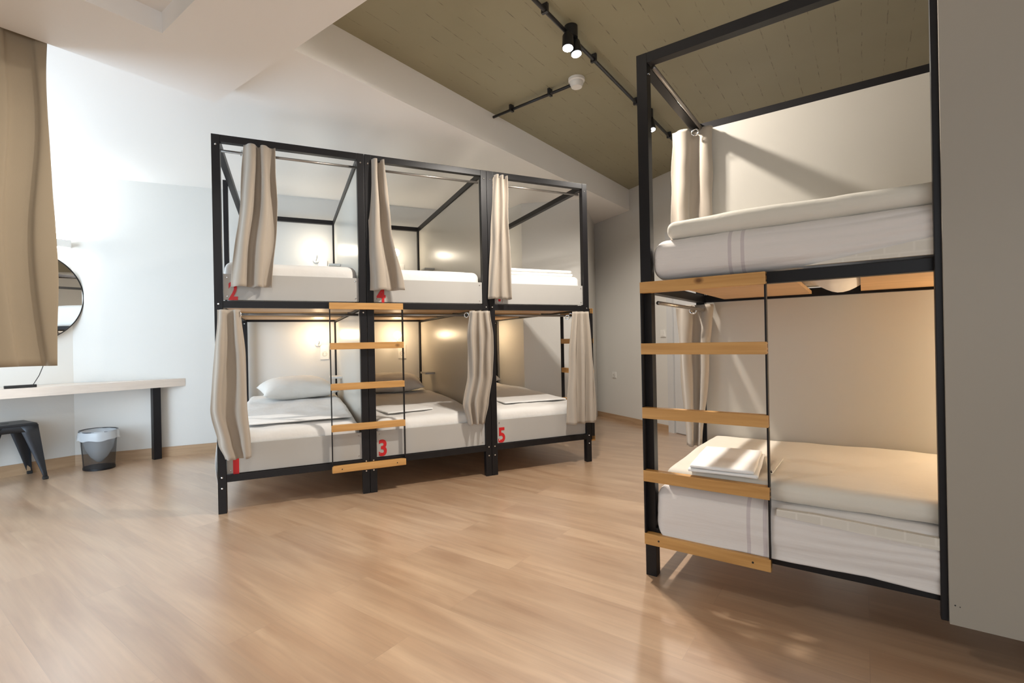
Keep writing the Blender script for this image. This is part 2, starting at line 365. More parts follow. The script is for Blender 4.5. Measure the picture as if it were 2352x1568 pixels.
def curtain(name, rows, folds, amp, m, root, thick=0.003, seed=0.0, nx=90, nz=44, hem=True, origin=(0, 0), axis=(1, 0), power=1.0):
    """rows: list of (z, a0, a1, b, ampscale) ; a runs along axis, b across it. Builds the pleated cloth."""
    ax = Vector((axis[0], axis[1], 0)).normalized(); nr = Vector((-ax.y, ax.x, 0)); og = Vector((origin[0], origin[1], 0))
    bm = bmesh.new(); grid = []
    zs = [r[0] for r in rows]
    for j in range(nz+1):
        f = j/nz; z = zs[0] + (zs[-1]-zs[0])*f
        for q in range(len(rows)-1):
            if rows[q][0] >= z >= rows[q+1][0] or q == len(rows)-2: break
        t = (z-rows[q][0])/(rows[q+1][0]-rows[q][0]); t = max(0, min(1, t)); t = t*t*(3-2*t)*0.6+t*0.4
        a0, a1, b, am = [rows[q][k]*(1-t) + rows[q+1][k]*t for k in (1, 2, 3, 4)]
        line = []
        for i in range(nx+1):
            s = i/nx
            ph = 2*pi*folds*s + 0.5*noise.noise(Vector((seed, f*2.2, s*2)))*2
            w = cos(ph)
            w = (abs(w)**power)*(1 if w > 0 else -1)
            bb = b + am*amp*w + 0.01*noise.noise(Vector((s*3+seed, f*3, 7)))
            aa = a0 + (a1-a0)*(s + 0.35/(2*pi*folds)*sin(2*ph)*0.8) + 0.006*noise.noise(Vector((seed+3, f*4, s*4)))
            zz = z + (0.006*noise.noise(Vector((s*6+seed, 2, 1))) if f > 0.97 else 0)
            line.append(bm.verts.new(og + ax*aa + nr*bb + Vector((0, 0, zz))))
        grid.append(line)
    for j in range(nz):
        for i in range(nx): bm.faces.new((grid[j][i], grid[j][i+1], grid[j+1][i+1], grid[j+1][i]))
    o = link('cloth', bm, m, root, smooth=True); solidify(o, thick)
    return o, (og, ax, nr)
def bolt(name, c, n, parent, r=0.0055):
    bm = bmesh.new(); n = Vector(n).normalized(); c = Vector(c)
    tube(bm, [c, c+n*0.003, c+n*0.0045], [r, r*0.95, r*0.55], 10)
    o = link('bolt', bm, M_CHROME, parent, smooth=False); o['label'] = 'bright steel bolt head'
    return o

# ------------------------------------------------------------------ the room
HC, HS, HB = 2.76, 2.515, 2.42          # concrete ceiling, white lower ceiling, beam underside
K1 = Vector((-3.800, 4.250, 0)); DW = Vector((sin(radians(65.4)), cos(radians(65.4)), 0)); DN = Vector((-DW.y, DW.x, 0))
K2 = K1 + DW*5.38
EW = Vector((sin(radians(155)), cos(radians(155)), 0)); K2b = K2 + EW*2.6; K3 = Vector((5.0, 2.5, 0))
LWD = Vector((-sin(radians(36.0)), -cos(radians(36.0)), 0)); K0 = K1 + LWD*2.55
KX = K0 + E2*2.75
K4 = Vector((4.4, -2.6, 0)); K5 = Vector((-3.4, -2.6, 0))
poly = [K1, K2, K2b, K3, K4, K5, KX, K0]
def wall(name, a, b, z0=0.0, z1=HC, th=0.12, m=M_WALL, parent=None, holes=None):
    """slab along a->b; the room lies on the right-hand side of a->b"""
    d = (b-a); L = d.length; d.normalize(); nr = Vector((-d.y, d.x, 0))
    bm = bmesh.new()
    def sl(s0, s1, h0, h1):
        p = [a+d*s0, a+d*s1, a+d*s1+nr*th, a+d*s0+nr*th]
        prism(bm, [(q.x, q.y) for q in p], h0, h1)
    if holes:
        s0, s1, h0, h1 = holes
        sl(0, s0, z0, z1); sl(s1, L, z0, z1); sl(s0, s1, z0, h0); sl(s0, s1, h1, z1)
    else: sl(0, L, z0, z1)
    o = link(name, bm, m); return tag(o, kind='structure')
wall('wall_back', K1 - DW*0.1, K2 + DW*0.12)
wall('wall_right', K2, K2b); wall('wall_far_right', K2b, K3)
wall('wall_near_right', K3, K4); wall('wall_near', K4, K5, holes=(2.2, 6.0, 0.65, 2.45)); wall('wall_near_left', K5, KX)  # the opening in the near wall is added for the fill light
WL = (K0-KX).length
wall('wall_window', KX, K0, holes=(0.62, 2.42, 0.10, 2.36))
wall('wall_left', K0, K1)
bm = bmesh.new(); prism(bm, [(p.x, p.y) for p in poly][::-1], -0.06, 0.0)
for v in bm.verts:
    c = Vector((-0.2, 1.9, v.co.z)); v.co = c + (v.co-c)*1.05; v.co.z = -0.06 if v.co.z < -0.03 else 0.0
tag(link('floor', bm, M_FLOOR), kind='structure')
bm = bmesh.new(); prism(bm, [(p.x, p.y) for p in poly][::-1], HC, HC+0.1)
for v in bm.verts:
    c = Vector((-0.2, 1.9, v.co.z)); v.co = Vector((c.x+(v.co.x-c.x)*1.05, c.y+(v.co.y-c.y)*1.05, v.co.z))
tag(link('ceiling', bm, M_CEIL), kind='structure')
# window in the window wall (left of the frame)
wr = empty('window_1', (0, 0, 0)); tag(wr, kind='structure')
dW = (K0-KX).normalized(); nW = Vector((-dW.y, dW.x, 0))
def wbox(name, s0, s1, h0, h1, o0, o1, m):
    bm = bmesh.new(); p = [KX+dW*s0+nW*o0, KX+dW*s1+nW*o0, KX+dW*s1+nW*o1, KX+dW*s0+nW*o1]
    prism(bm, [(q.x, q.y) for q in p], h0, h1); return bm
bm = bmesh.new()
for a in [(0.62, 0.68, 0.10, 2.36), (2.36, 2.42, 0.10, 2.36), (0.68, 2.36, 0.10, 0.16), (0.68, 2.36, 2.30, 2.36), (1.49, 1.55, 0.16, 2.30)]:
    merge(bm, wbox('f', *a, 0.03, 0.09, M_DOOR))
link('window_frame', bm, M_DOOR, wr)
fill_win = empty('added_fill_window'); tag(fill_win, kind='structure'); bm = bmesh.new()  # unseen window frame, added only to go with the fill light
for x0, x1, z0, z1 in ((-1.6, 2.2, 0.65, 0.71), (-1.6, 2.2, 2.39, 2.45), (-1.6, -1.54, 0.71, 2.39), (2.14, 2.2, 0.71, 2.39), (0.27, 0.33, 0.71, 2.39)): box(bm, x0, x1, -2.69, -2.62, z0, z1)
link('window_frame', bm, M_DOOR, fill_win)
# lower white ceiling (soffit) over the bed row; its edge is the long pale beam face
LA0 = Vector((-1.108, 2.489, 0)); LAD = (Vector((1.526, 5.942, 0))-LA0).normalized()
q0 = LA0 - LAD*4.6
# where the line meets the end wall
def isect(p, d, q, e):
    M = Matrix(((d.x, -e.x), (d.y, -e.y))); s = M.inverted() @ Vector((q.x-p.x, q.y-p.y)); return p + d*s[0]
q1 = isect(LA0, LAD, K2, EW)
sof = [q0, q1, K2, K1, K0, K0 + E2*0.6 - E1*0.0]
qx = isect(LA0, LAD, K0, (KX-K0).normalized())
sof = [qx, q1, K2, K1, K0]
bm = bmesh.new(); prism(bm, [(p.x, p.y) for p in sof][::-1], HS, HC)
tag(link('ceiling_soffit', bm, M_WCEIL), kind='structure')
# deep white beams crossing at the upper left
P = Vector((-1.697, 2.857, 0))
def quadpoly(p, a0, a1, b0, b1):   # a along -E1, b along E2
    return [(p - E1*a0 + E2*b0), (p - E1*a1 + E2*b0), (p - E1*a1 + E2*b1), (p - E1*a0 + E2*b1)]
bm = bmesh.new()
prism(bm, [(q.x, q.y) for q in quadpoly(P, 0.0, 0.43, 0.0, 4.3)], HB, HC)
prism(bm, [(q.x, q.y) for q in quadpoly(P, 0.43, 4.3, 0.0, 0.497)], HB, HC)
prism(bm, [(q.x, q.y) for q in quadpoly(P, 2.1, 2.5, 0.497, 4.3)], HB, HC)
o = link('ceiling_beams', bm, M_WCEIL); tag(o, kind='structure')
# column standing behind the third bed
c0 = Vector((0.13, 5.42, 0)); cf = Vector((sin(radians(101)), cos(radians(101)), 0)); cs = Vector((-0.588, 0.809, 0))
ca = isect(c0, cs, K1, DW); c1 = c0 + cf*0.66; cb = isect(c1, Vector((0.30, 0.954, 0)), K1, DW)
bm = bmesh.new(); prism(bm, [(p.x, p.y) for p in (c0, c1, cb + DN*0.05, ca + DN*0.05)], 0, HS)
tag(link('wall_column', bm, M_WALL), kind='structure')
# skirting
def skirt(name, a, b, s0, s1, h=0.085):
    d = (b-a).normalized(); nr = Vector((d.y, -d.x, 0))
    p = [a+d*s0, a+d*s1, a+d*s1+nr*0.012, a+d*s0+nr*0.012]
    bm = bmesh.new(); prism(bm, [(q.x, q.y) for q in p], 0, h)
    return tag(link(name, bm, M_BASE), kind='structure')
skirt('baseboard_left', K0, K1, 0.0, 2.55, 0.09)
skirt('baseboard_back', K1, K2, 0.0, 5.38, 0.09)
skirt('baseboard_right', K2, K2b, 0.0, 1.37, 0.065)
# door in the end wall
dr = empty('door_1'); tag(dr, kind='structure')
def ebox(s0, s1, o1, h0, h1):
    bm = bmesh.new(); nr = Vector((EW.y, -EW.x, 0)); p = [K2+EW*s0, K2+EW*s1, K2+EW*s1+nr*o1, K2+EW*s0+nr*o1]
    prism(bm, [(q.x, q.y) for q in p], h0, h1); return bm
bm = bmesh.new()
for a in [(1.38, 1.46, 0.03, 0, 2.12), (2.30, 2.38, 0.03, 0, 2.12), (1.46, 2.30, 0.03, 2.04, 2.12)]: merge(bm, ebox(*a))
link('door_frame', bm, M_DOOR, dr)
link('door_panel', ebox(1.47, 2.29, 0.012, 0.008, 2.035), M_DOOR, dr)
bm = bmesh.new(); hp = K2 + EW*2.2 + Vector((EW.y, -EW.x, 0))*0.012
tube(bm, [hp+Vector((0, 0, 1.02)), hp+Vector((EW.y*0.05, -EW.x*0.05, 1.02)), hp+Vector((EW.y*0.05, -EW.x*0.05, 1.02))-EW*0.12], 0.009)
link('door_handle', bm, M_CHROME, dr)

# ------------------------------------------------------------------ bunk beds
PW = 0.045
def bunk(name, loc, rz, X, Y, H, hm, hl, long_axis, label, boards=None, numbers=None, panels=(), mids=(), hides=(), rods=(), slat_at=((0.15, 0.56), (0.76, 1.05), (1.25, 1.75)), foot=True, bolts=True):
    t = empty(name, loc, rz, label, 'bunk bed', 'steel bunk beds')
    RH = 0.042
    posts = {}
    for (i, j) in ((0, 0), (1, 0), (0, 1), (1, 1)):
        x0 = 0 if i == 0 else X-PW; y0 = 0 if j == 0 else Y-PW
        posts[(i, j)] = B('post', x0, x0+PW, y0, y0+PW, 0.0, H, M_BLACK, t)
    for z in (H, hm, hl):
        B('front_rail', PW, X-PW, 0.001, 0.041, z-RH, z, M_BLACK, t, 0.002)
        B('rear_rail', PW, X-PW, Y-0.041, Y-0.001, z-RH, z, M_BLACK, t, 0.002)
        for x0, nm in ((0.001, 'side_rail'), (X-0.041, 'side_rail')):
            B(nm, x0, x0+0.040, PW, Y-PW, z-RH, z, M_BLACK, t, 0.002)
    # wooden boards that carry each mattress
    for zz in (hm, hl):
        for a0, a1 in slat_at:
            if long_axis == 'X': B('bed_board', a0, a1, 0.041, Y-0.041, zz-0.030, zz-0.014, M_SLATW, t, 0.001)
            else: B('bed_board', 0.041, X-0.041, a0, a1, zz-0.030, zz-0.014, M_SLATW, t, 0.001)
    if bolts and long_axis == 'Y':
        for (i, j), p in posts.items():
            x = PW/2 if i == 0 else X-PW/2; y = 0.0 if j == 0 else Y-PW
            if j == 1 : zs = (H-0.06, hm-0.06)
            else: zs = (H-0.062, hm-0.02, hm-0.066 if i else hm-0.02, hl-0.01, hl-0.075)
            for z in sorted(set(zs)): bolt('bolt', (x, y, z), (0, -1, 0), p)
    elif bolts:
        for z in (H-0.08, hm-0.03): bolt('bolt', (PW, PW/2, z), (1, 0, 0), posts[(0, 0)])
    for a in mids: B('side_post', *a, M_BLACK, t)
    for a in (boards or ()):
        bd = B('front_board', *a, M_GREYMETAL, t, 0.0015); bd['label'] = 'pale grey front board'
        for xx in (a[0]+0.02, a[1]-0.02):
            for z in (a[4]+0.022, a[5]-0.022):
                bolt('bolt', (xx, a[2], z), (0, -1, 0), bd, 0.004)
    for txt, x, z, h, w, par in (numbers or ()):
        number(txt, x, par[0], z, h, w, t)
    for a in panels:
        o = B('partition_panel', *a[:6], M_PANEL if len(a) == 6 else a[6], t, 0.0015); o['label'] = 'smooth cream partition board' if len(a) == 6 else 'plain beige board along the rear of the bed'
    for a, b in rods:
        bm = bmesh.new(); tube(bm, [a, b], 0.0085, 12); o = link('curtain_rod', bm, M_STEEL, t, smooth=True); o['label'] = 'brushed steel curtain rod'
    return t
def number(txt, x, y, z, h, w, parent):
    c = bpy.data.curves.new('bed_number', 'FONT'); c.body = txt; c.size = 1; c.extrude = 0.004; c.offset = 0.028
    o = bpy.data.objects.new('tmp_text', c); COL.objects.link(o)
    dg = bpy.context.evaluated_depsgraph_get(); dg.update(); me = bpy.data.meshes.new_from_object(o.evaluated_get(dg))
    bpy.data.objects.remove(o)
    xs = [v.co.x for v in me.vertices]; ys = [v.co.y for v in me.vertices]
    for v in me.vertices:
        v.co = Vector((x + (v.co.x-min(xs))/(max(xs)-min(xs))*w, y - v.co.z*0.35, z + (v.co.y-min(ys))/(max(ys)-min(ys))*h))
    me.materials.clear(); me.materials.append(M_RED)
    ob = bpy.data.objects.new('bed_number', me); COL.objects.link(ob); ob.parent = parent; ob['label'] = 'red number '+txt
    return ob
OL = Vector((-1.7735, 2.929, 0)); RL = radians(24.6)
lx = Vector((cos(RL), sin(RL), 0)); ly = Vector((-sin(RL), cos(RL), 0))
BW, BL = 0.8843, 1.99
def L2W(s, t, z=0): return OL + lx*s + ly*t + Vector((0, 0, z))
HL, HML, HLL = 2.276, 1.278, 0.228
G = 0.0015
names = ['leftmost bunk bed of the row, front boards numbered 2 above and 1 below',
         'middle bunk bed of the row, front boards numbered 4 above and 3 below',
         'far right bunk bed of the row, front boards numbered 6 above and 5 below']
beds = []
for i in range(3):
    X = BW - 2*G
    up = (PW+0.002, X-PW-0.002, 0.016, 0.030, HML+0.006, 1.442); lo = (PW+0.002, X-PW-0.002, 0.016, 0.030, HLL+0.004, 0.408)
    nums = {0: [('2', 0.074, 1.283, 0.112, 0.050, (0.0155,)), ('1', 0.080, 0.224, 0.112, 0.032, (0.0155,))],
            1: [('4', 0.066, 1.281, 0.105, 0.060, (0.0155,)), ('3', 0.060, 0.235, 0.113, 0.054, (0.0155,))],
            2: [('6', 0.062, 1.281, 0.105, 0.056, (0.0155,)), ('5', 0.058, 0.235, 0.115, 0.056, (0.0155,))]}[i]
    panels = [(X-0.030, X-0.018, PW+0.004, BL-PW-0.004, 0.40, HML-0.05), (X-0.030, X-0.018, PW+0.004, BL-PW-0.004, HML+0.004, HL-0.046)] if i < 2 else []
    mids = [(-0.034, -0.001, 0.915, 0.950, HML, HL)] if i == 0 else []
    b = bunk('bunk_bed', L2W(i*BW+G, 0), RL, X, BL, HL, HML, HLL, 'Y', names[i], boards=[up, lo], numbers=nums, panels=panels, mids=mids,
             rods=[((PW+0.002, 0.058, 2.198), (X-PW-0.002, 0.058, 2.198)), ((PW+0.002, 0.054, 1.199), (X-PW-0.002, 0.054, 1.199))])
    beds.append(b)
    if i < 2:
        for z, y in ((0.705, 1.50), (1.740, 1.44)):
            s = B('bed_shelf', X-0.13, X-0.031, y-0.10, y+0.10, z-0.018, z, M_GREYMETAL if i else M_WHITEPL, b, 0.002)
            s['label'] = 'small shelf on the partition board'

OR_ = Vector((0.5502, 2.0834, 0)); RR = radians(-35.5)
rx = Vector((cos(RR), sin(RR), 0)); ry = Vector((-sin(RR), cos(RR), 0))
def R2W(s, t, z=0): return OR_ + rx*s + ry*t + Vector((0, 0, z))
HR, HMR, HLR = 2.1975, 1.236, 0.205
RWD = 0.895
rb = bunk('bunk_bed', OR_, RR, 2.02, RWD, HR, HMR, HLR, 'X', 'nearest bunk bed at the right, long side open, bare mattresses on both levels',
          panels=[(0.05, 1.97, RWD-0.058, RWD-0.046, 0.40, HMR-0.045, M_PANEL2), (0.05, 1.97, RWD-0.058, RWD-0.046, HMR+0.003, HR-0.045, M_PANEL2)],
          mids=[(0.946, 0.985, -0.003, 0.0)+(0.118, HR)],
          rods=[((0.058, PW, 2.150), (0.058, RWD-PW, 2.150)), ((0.058, PW, 1.150), (0.058, RWD-PW, 1.150))])
for ch in list(rb.children):
    if ch.name.startswith('side_post'): bpy.data.objects.remove(ch)
B('side_post', 0.946, 0.986, -0.030, -0.0005, 0.118, HR, M_BLACK, rb)
pv = B('privacy_panel', 0.964, 2.04, -0.046, -0.031, 0.118, HR+0.02, M_PRIV, rb, 0.001); pv['label'] = 'tall plain grey board closing half of the long side'
bm = bmesh.new()
tube(bm, [(0.977, -0.0461, 0.178), (0.977, -0.0468, 0.178)], 0.0022, 8); tube(bm, [(0.988, -0.0461, 0.176), (0.988, -0.0468, 0.176)], 0.0016, 8)
link('screw_hole', bm, M_DARK, pv)

# ------------------------------------------------------------------ ladders
def ladder(loc, rz, x0, x1, zs, y, label, hgt=0.043, dep=0.032, str_x=None, top=None, bottom=None, parent_y=0.0):
    t = empty('bunk_ladder', loc, rz, label, 'ladder', 'wooden-rung bunk ladders')
    for z in zs:
        r = B('rung', x0, x1, y-dep, y, z-hgt/2, z+hgt/2, M_PINE, t, 0.003)
        if z == zs[-1]:
            for xx in (x0+0.06, x1-0.06):
                bm = bmesh.new(); tube(bm, [(xx, y-dep-0.0008, z), (xx, y-dep+0.001, z)], 0.004, 8); o = link('screw', bm, M_DARK, r)
    for xx in (str_x or (x0, x1-0.006)):
        B('stringer', xx, xx+0.006, y-dep+0.004, y+0.001, min(zs)-0.01, max(zs)+0.02, M_BLACK, t, 0.0)
    return t
ladder(OL, RL, 0.644, 1.120, (1.252, 0.990, 0.725, 0.456, 0.190), -0.002, 'pine-rung ladder hung on the front of the two leftmost bunk beds')
ladder(OR_, RR, 0.008, 0.480, (1.212, 0.957, 0.690, 0.428, 0.166), -0.002, 'pine-rung ladder on the nearest bunk bed at the right', hgt=0.046)
# ladder on the far side of bed three
lad3 = ladder(L2W(3*BW, 0), RL+pi/2, 0.0, 0.475, (1.235, 0.99, 0.73, 0.46, 0.19), -0.002, 'ladder on the far right side of the bed numbered 5, mostly behind its curtain', dep=0.034)

# ------------------------------------------------------------------ mattresses and bedding
def mattress(name, parent_loc, rz, X0, X1, Y0, Y1, z0, z1, m, label, seed, r=0.05, n=(40, 60, 10), amp=0.004, deform=None, topper=None):
    t = empty(name, parent_loc, rz, label, 'mattress', 'mattresses on the bunk beds')
    link('mattress_body', rbox(X0, X1, Y0, Y1, z0, z1, r, n, amp, 5, seed, deform), m, t, smooth=True)
    if topper:
        a = topper; o = link('mattress_topper', rbox(*a[:6], a[6], n, amp*1.6, 4, seed+9), a[7], t, smooth=True); o['label'] = a[8]
    return t
ll = ['white mattress of the lower bunk numbered 1', 'white mattress of the lower bunk numbered 3', 'white mattress of the lower bunk numbered 5']
lu = ['white mattress of the upper bunk numbered 2', 'white mattress of the upper bunk numbered 4', 'white mattress of the upper bunk numbered 6']
for i in range(3):
    o = L2W(i*BW+G, 0)
    X1 = BW-0.05 if i == 2 else BW-0.055
    def dome(p, nn, i=i):
        # the front edge of the bedding sags a little and the surface rises to the rear
        p = p.copy(); f = (p.y+0.95)/1.9
        if nn.z >= 0: p.z += 0.05*min(1, f*2.0) - 0.012 + 0.010*noise.noise(Vector((p.x*7, p.y*4, i)))
        return p
    mattress('mattress', o, RL, 0.05, X1, 0.036, BL-0.06, HLL-0.012, 0.490, M_SHEET, ll[i], i*3.3, r=0.055, deform=dome)
    mattress('mattress', o, RL, 0.05, X1, 0.036, BL-0.06, HML-0.012, 1.522, M_SHEET, lu[i], i*5.1+2, r=0.05)
# white sheet corner hanging at the left of the row
bm = bmesh.new()
gr = []
for j in range(9):
    ln = []
    for k in range(9):
        u = k/8; v = j/8; z = 0.40 - 0.29*v*(1-0.25*abs(u-0.4)); wdt = 0.30*(1-0.45*v)
        ln.append(bm.verts.new((-0.010 - 0.012*sin(pi*v) - 0.006*cos(u*9), 0.16 + u*wdt, z)))
    gr.append(ln)
for j in range(8):
    for k in range(8): bm.faces.new((gr[j][k], gr[j][k+1], gr[j+1][k+1], gr[j+1][k]))
o = link('hanging_sheet', bm, M_LINEN, None, smooth=True); o.location = L2W(0, 0); o.rotation_euler = (0, 0, RL); solidify(o, 0.002)
tag(o, 'bluish white sheet corner hanging beside the leg of the leftmost bunk bed', 'sheet')

M_SHU = stripe_sheet('striped_sheet_upper', 0.355, 0.045); M_SHL = stripe_sheet('striped_sheet_lower', 0.405, 0.055)
def bulge(gaps, depth, lip=False):
    def f(p, nn):
        p = p.copy()
        # wide, loose wrinkles down the long front side
        if nn.y < -0.3:
            q = max(0.0, min(1.0, (p.x + 0.75)/1.1))
            ph = p.z*(95 + 40*noise.noise(Vector((p.x*1.3, 3, 1)))) - p.x*4.5 + 2.0*noise.noise(Vector((p.x*2.2, p.z*9, 5)))
            p.y -= q*0.0115*(abs(sin(ph))**0.7 - 0.4)
            p.y -= 0.010*(1-((p.z)/0.1)**2)
        if lip and p.y < -0.36:          # the sheet drapes a little over the rail
            t = max(0.0, min(1.0, (-0.035-p.z)/0.055))
            p.y = p.y*(1-t) - 0.4285*t; p.z -= t*(0.020 + 0.006*sin(p.x*5))
        if nn.z < -0.5 or p.z < -0.06:
            x = p.x + 0.98
            for a, b in gaps:
                if a < x < b: p.z -= depth*sin(pi*(x-a)/(b-a))*max(0, 1-(p.y/0.42)**4)
        return p
    return f
mattress('mattress', OR_, RR, 0.048, 1.96, 0.006, RWD-0.066, HMR+0.004, 1.412, M_SHU, 'thick white mattress on the upper level of the nearest bunk bed', 4.4, r=0.055, n=(110, 30, 34),
         deform=bulge([(0.56, 0.76)], 0.055), topper=(0.10, 1.95, 0.012, RWD-0.07, 1.408, 1.486, 0.036, M_TOPPER, 'thinner cream topper lying on the mattress'))
mattress('mattress', OR_, RR, 0.048, 1.96, -0.010, RWD-0.066, HLR+0.003, 0.392, M_SHL, 'thick white mattress on the lower level of the nearest bunk bed', 7.7, r=0.055, n=(110, 30, 34), deform=bulge([], 0, True),
         topper=(0.085, 1.95, 0.0, RWD-0.07, 0.388, 0.470, 0.036, M_TOPPER, 'thinner cream topper lying on the mattress'))
# quilted mattress border showing where the sheet has slipped
def quilt_mat():
    m = mat('quilted_border', (0.74, 0.69, 0.58), 0.9, spec=0.1); nt = m.node_tree; b = nt.nodes['Principled BSDF']
    tc = nt.nodes.new('ShaderNodeTexCoord'); sx = nt.nodes.new('ShaderNodeSeparateXYZ'); cb = nt.nodes.new('ShaderNodeCombineXYZ'); br = nt.nodes.new('ShaderNodeTexBrick')
    nt.links.new(tc.outputs['Object'], sx.inputs[0]); nt.links.new(sx.outputs['X'], cb.inputs['X']); nt.links.new(sx.outputs['Z'], cb.inputs['Y']); nt.links.new(cb.outputs[0], br.inputs['Vector'])
    br.inputs['Scale'].default_value = 1; br.inputs['Brick Width'].default_value = 0.075; br.inputs['Row Height'].default_value = 0.034; br.inputs['Mortar Size'].default_value = 0.005; br.inputs['Mortar Smooth'].default_value = 1
    br.inputs['Color1'].default_value = (0.70, 0.65, 0.57, 1); br.inputs['Color2'].default_value = (0.66, 0.61, 0.53, 1); br.inputs['Mortar'].default_value = (0.75, 0.70, 0.62, 1)
    nt.links.new(br.outputs['Color'], b.inputs['Base Color'])
    return m
M_QUILT = quilt_mat()
def qpatch(par, poly, y):
    bm = bmesh.new(); v = [bm.verts.new((x, y, z)) for x, z in poly]; bm.faces.new(v)
    r = bmesh.ops.extrude_face_region(bm, geom=bm.faces[:]); bmesh.ops.translate(bm, verts=[e for e in r['geom'] if isinstance(e, bmesh.types.BMVert)], vec=(0, 0.02, 0))
    o = link('quilted_border', bm, M_QUILT, par); o['label'] = 'cream quilted strip of the mattress showing beside the sheet'; return o
_m = [o for o in bpy.data.objects if o.name.startswith('mattress') and o.parent is None and 'nearest' in o['label']]
for o in _m:
    if 'lower' in o['label']: qpatch(o, [(0.50, 0.352), (0.95, 0.328), (1.9, 0.31), (1.9, 0.355), (0.95, 0.365), (0.62, 0.378), (0.50, 0.375)], -0.0275)
    else: qpatch(o, [(0.60, 1.2445), (1.9, 1.2445), (1.9, 1.34), (0.95, 1.300), (0.80, 1.275)], -0.0105)
# pillows
def pillow(loc, rz, lx_, ly_, h, tilt, label, seed):
    o = link('pillow', pillow_bm(lx_, ly_, h, seed), M_PILLOW, None, smooth=True)
    o.location = loc; o.rotation_euler = (tilt, 0, rz)
    return tag(o, label, 'pillow', 'pillows on the lower bunks')
pillow(L2W(0.47, 1.42, 0.605), RL+radians(10), 0.62, 0.44, 0.19, radians(6), 'plump cream pillow on the lower bunk numbered 1', 1.0)
pillow(L2W(BW+0.42, 1.46, 0.605), RL-radians(8), 0.62, 0.44, 0.17, radians(6), 'plump cream pillow on the lower bunk numbered 3', 5.0)
pillow(L2W(2*BW+0.36, 1.50, 0.620), RL+radians(3), 0.56, 0.42, 0.15, radians(4), 'pillow on the lower bunk numbered 5, mostly behind the bed post', 8.0)
# folded linen
def folded(loc, rz, X, Y, h, label, seed, m=M_LINEN, layers=2, group='folded white bed linen'):
    t = empty('folded_linen', loc, rz, label, 'linen', group)
    for k in range(layers):
        hh = h/layers
        link('fold_layer', rbox(-X/2+0.006*k, X/2-0.012*k, -Y/2, Y/2-0.01*k, hh*k, hh*(k+1)-0.0005, hh*0.48, (24, 20, 4), 0.0022, 7, seed+k), m, t, smooth=True)
    return t
folded(L2W(0.46, 0.34, 0.497), RL, 0.66, 0.40, 0.012, 'flat folded white sheet at the front of the lower bunk numbered 1', 1, layers=1)
folded(L2W(BW+0.30, 0.36, 0.497), RL+0.2, 0.36, 0.32, 0.012, 'folded white sheet at the front of the lower bunk numbered 3', 2, layers=1)
folded(L2W(2*BW+0.50, 0.42, 0.497), RL-0.05, 0.56, 0.42, 0.012, 'folded white sheet at the front of the lower bunk numbered 5', 3, layers=1)
folded(L2W(0.62, 0.60, 1.523), RL, 0.20, 0.20, 0.055, 'small stack of folded towels on the upper bunk numbered 2', 4)
folded(L2W(2*BW+0.46, 0.24, 1.521), RL, 0.66, 0.32, 0.052, 'folded white duvet on the upper bunk numbered 6', 6, layers=2)
folded(R2W(0.30, 0.17, 0.471), RR+0.08, 0.25, 0.40, 0.030, 'folded white sheet on the lower mattress behind the nearest ladder', 7)
t = empty('linen_strap', R2W(0.445, 0.19, 0.480), RR+0.1, 'thin cream straps lying beside the folded white sheet behind the nearest ladder', 'strap')
for k, (dx, an) in enumerate(((0.0, 0.10), (0.03, -0.12))):
    bm = bmesh.new(); box(bm, -0.006, 0.006, -0.14, 0.14, 0, 0.004, 0.001); o = link('strap', bm, M_TOPPER, t); o.location = (dx, 0, 0.0); o.rotation_euler = (0, 0, an)

# ------------------------------------------------------------------ curtains
def bed_curtain(rows, folds, amp, label, seed, o, ax, rod_z, rings, group='taupe bunk curtains', **k):
    root = empty('bunk_curtain', (0, 0, 0), 0, label, 'curtain', group)
    cl, (og, a_, n_) = curtain('bunk_curtain', rows, folds, amp, M_CURT, root, seed=seed, origin=(o.x, o.y), axis=(ax.x, ax.y), **k)
    for aa, bb, zz, tilt in rings:
        bm = bmesh.new(); c = og + a_*aa + n_*bb + Vector((0, 0, zz))
        torus(bm, c, a_*cos(tilt) + n_*sin(tilt), 0.017, 0.0045); g = link('grommet', bm, M_CHROME, root, smooth=True); g['label'] = 'chrome eyelet ring'
    return root
Lc = L2W
o0 = OL
bed_curtain([(2.235, 0.172, 0.345, -0.012, 0.7), (1.9, 0.150, 0.352, -0.025, 1.0), (1.36, 0.090, 0.312, -0.045, 1.1)], 2.2, 0.028,
            'curtain at the upper bunk numbered 2, tied back to the left', 1.0, o0, lx, 2.198, [(0.162, 0.058, 2.198, 0.5), (0.225, 0.058, 2.198, 0.3), (0.32, 0.058, 2.198, 0.3)])
bed_curtain([(2.245, 0.922, 1.012, -0.012, 0.8), (1.8, 0.905, 1.045, -0.028, 1.0), (1.36, 0.905, 1.125, -0.045, 1.0)], 1.5, 0.030,
            'curtain at the upper bunk numbered 4, flaring to the right', 4.0, o0, lx, 2.198, [(0.985, 0.058, 2.198, 0.4)])
bed_curtain([(2.250, 1.822, 1.930, -0.012, 0.8), (1.8, 1.79, 1.925, -0.03, 1.0), (1.315, 1.752, 1.932, -0.045, 1.1)], 2.4, 0.024,
            'curtain at the upper bunk numbered 6, beside the double post', 7.0, o0, lx, 2.198, [(1.835, 0.058, 2.198, 0.5), (1.88, 0.058, 2.198, 0.5)])
bed_curtain([(1.222, 0.018, 0.142, -0.030, 0.7), (0.95, 0.000, 0.165, -0.055, 1.0), (0.63, -0.025, 0.172, -0.065, 1.0), (0.42, 0.010, 0.186, -0.055, 1.0), (0.33, 0.045, 0.186, -0.05, 1.0)], 1.9, 0.026,
            'curtain at the lower bunk numbered 1, covering the leftmost post', 2.0, o0, lx, 1.199, [(0.128, -0.030, 1.193, 1.15)])
